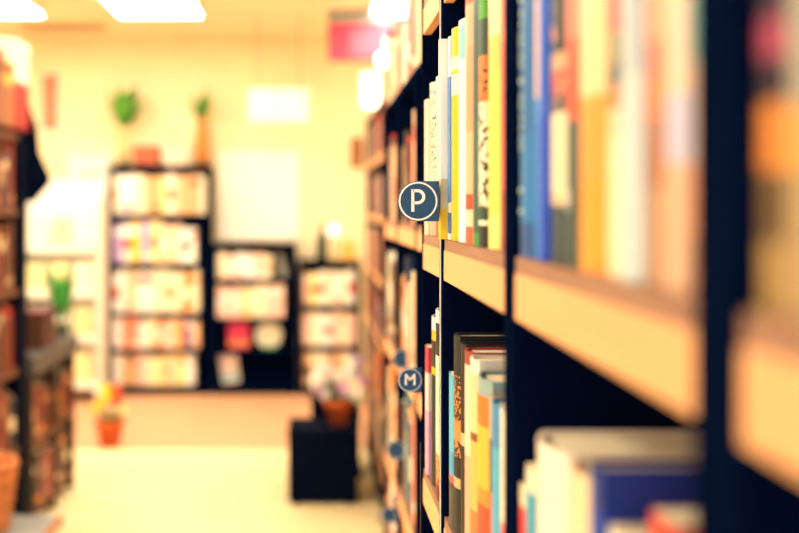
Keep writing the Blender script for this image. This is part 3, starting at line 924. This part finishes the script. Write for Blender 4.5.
# on its top
for y0, y1, h, c, lab in [(5.15, 5.42, .42, sm((0, '#a80818'), (.62, '#f4dcd0')), 'large red and white box on top of the tall brown bookcase'), (4.98, 5.14, .3, sm((0, '#a2603c'), (.8, '#e8c050')), 'tan box with a yellow head on the tall brown bookcase'),
                           (4.8, 4.97, .34, sm((0, '#8a4a34')), 'brown box on top of the tall brown bookcase')]:
    q = thing('storage_box', lab, 'box', (XL + .012, (y0 + y1) / 2, 2.021), 0, 'boxes on the tall brown bookcase')
    bm = bmesh.new(); box_bm(bm, -.22, 0, -(y1 - y0) / 2, (y1 - y0) / 2, 0, h - .06, .003)
    bmobj('carton', bm, c, q)
    bm = bmesh.new(); box_bm(bm, -.225, .004, -(y1 - y0) / 2 - .0015, (y1 - y0) / 2 + .0015, h - .06, h, .003)
    bmobj('lid', bm, mat('#f3dccb', .6) if 'red' in lab else c, q)
# black pointed board on its end
r = thing('end_sign', 'black pointed sign board jutting from the end of the tall brown bookcase', 'sign', (XL, 5.44, 1.68))
bm = bmesh.new()
pts = [(-.06, -.02), (-.075, .4), (-.05, .48), (.0, .48), (.04, .36), (.05, .24), (.105, .12), (.105, .09), (.03, .0)]
f = [bm.verts.new((x, 0, z)) for x, z in pts]; g2 = [bm.verts.new((x, .03, z)) for x, z in pts]
bm.faces.new(f); bm.faces.new(g2[::-1])
for i in range(len(pts)):
    j = (i + 1) % len(pts)
    bm.faces.new((f[i], g2[i], g2[j], f[j]))
bmobj('board', bm, BLACK, r)
box('bracket', -.05, -.005, -.014, 0, .02, .1, METAL, r)

# low bookcase with grey top beyond it
r = thing('bookcase', 'waist-high brown bookcase with a grey top past the tall brown one', 'bookcase', (XL, 6.02, 0))
for y in (-.5, 0, .47):
    box('side_panel', -.34, 0, y, y + .03, 0, .8, mat('#2c1a14', .6), r)
box('back_panel', -.35, -.335, -.5, .5, 0, .8, BLACK, r)
for z in (.1, .45):
    box('shelf', -.335, -.002, -.47, .0, z - .03, z, BROWNWOOD, r)
    box('shelf', -.335, -.002, .03, .47, z - .03, z, BROWNWOOD, r)
box('counter_top', -.36, .02, -.51, .51, .8, .9, GREYTOP, r, bevel=.006)
PLL = ['brown', 'dark brown', 'dark red', 'dark brown', 'brown', 'black']
for z, n in ((.1, 'bottom shelf'), (.45, 'upper shelf')):
    for ya_, yb_, sd in ((5.56, 6.015, 'nearer half'), (6.06, 6.485, 'farther half')):
        row(rng, ya_, yb_, lambda s, zz, j: (XL - .006 - j, s, zz), z, PLL, f'{n}, {sd}, of the grey-topped bookcase', 'books in the grey-topped bookcase', h=(.22, .3), t=(.04, .08), d=.2, rz=math.pi, jitter=.015)
# on the counter
q = thing('storage_box', 'dark brown box with a red lid on the grey-topped bookcase', 'box', (XL - .08, 5.9, .9))
box('carton', -.08, .08, -.14, .14, 0, .17, mat('#4a2418', .6), q, bevel=.004)
box('lid', -.084, .084, -.144, .144, .17, .2, mat('#5a1c1c', .6), q, bevel=.004)
book((XL - .03, 6.17, .9), math.pi, .05, .12, .14, sm((0, '#d8282c')), 'small red book on the grey-topped bookcase', None, True)
plant('spiky green leaf plant on the grey-topped bookcase', 52, 6.4, .9, .08, .04, mat('#2c4a2c', .5), 16, .34, lm=mat('#3f9a3c', .5, .2, 15), spread=.3)
for o in bpy.data.objects:
    if o.get('label') == 'spiky green leaf plant on the grey-topped bookcase':
        o.location.x = XL - .05

# low table with basket
r = thing('low_table', 'low grey-topped table with a wooden edge in front of the brown bookcase', 'table', (-1.26, 3.86, 0))
box('table_top', -.24, .235, -.6, .6, .37, .4, mat('#8d8f8c', .3, .08, 8, .5), r)
box('wood_edge', .235, .255, -.6, .6, .365, .402, mat('#a8663a', .5), r)
for x in (-.2, .2):
    for y in (-.55, .55):
        box('leg', x - .02, x + .02, y - .02, y + .02, 0, .37, mat('#5a3420', .5), r)
r = thing('wicker_basket', 'orange-brown woven basket on the low grey table', 'basket', (-1.27, 4.25, .402))
n = 6
for i in range(n):
    z0 = i * .046
    f = .1 + .006 * i
    lathe('band', [(f - .012, z0 + .004), (f, z0), (f + .01, z0 + .022), (f, z0 + .044), (f - .012, z0 + .04), (f - .012, z0 + .004)], mat('#c8743a', .7, .2, 40), r)
lathe('base', [(0, .002), (.095, .002), (.095, .012), (0, .012)], mat('#a85c2c', .7), r)
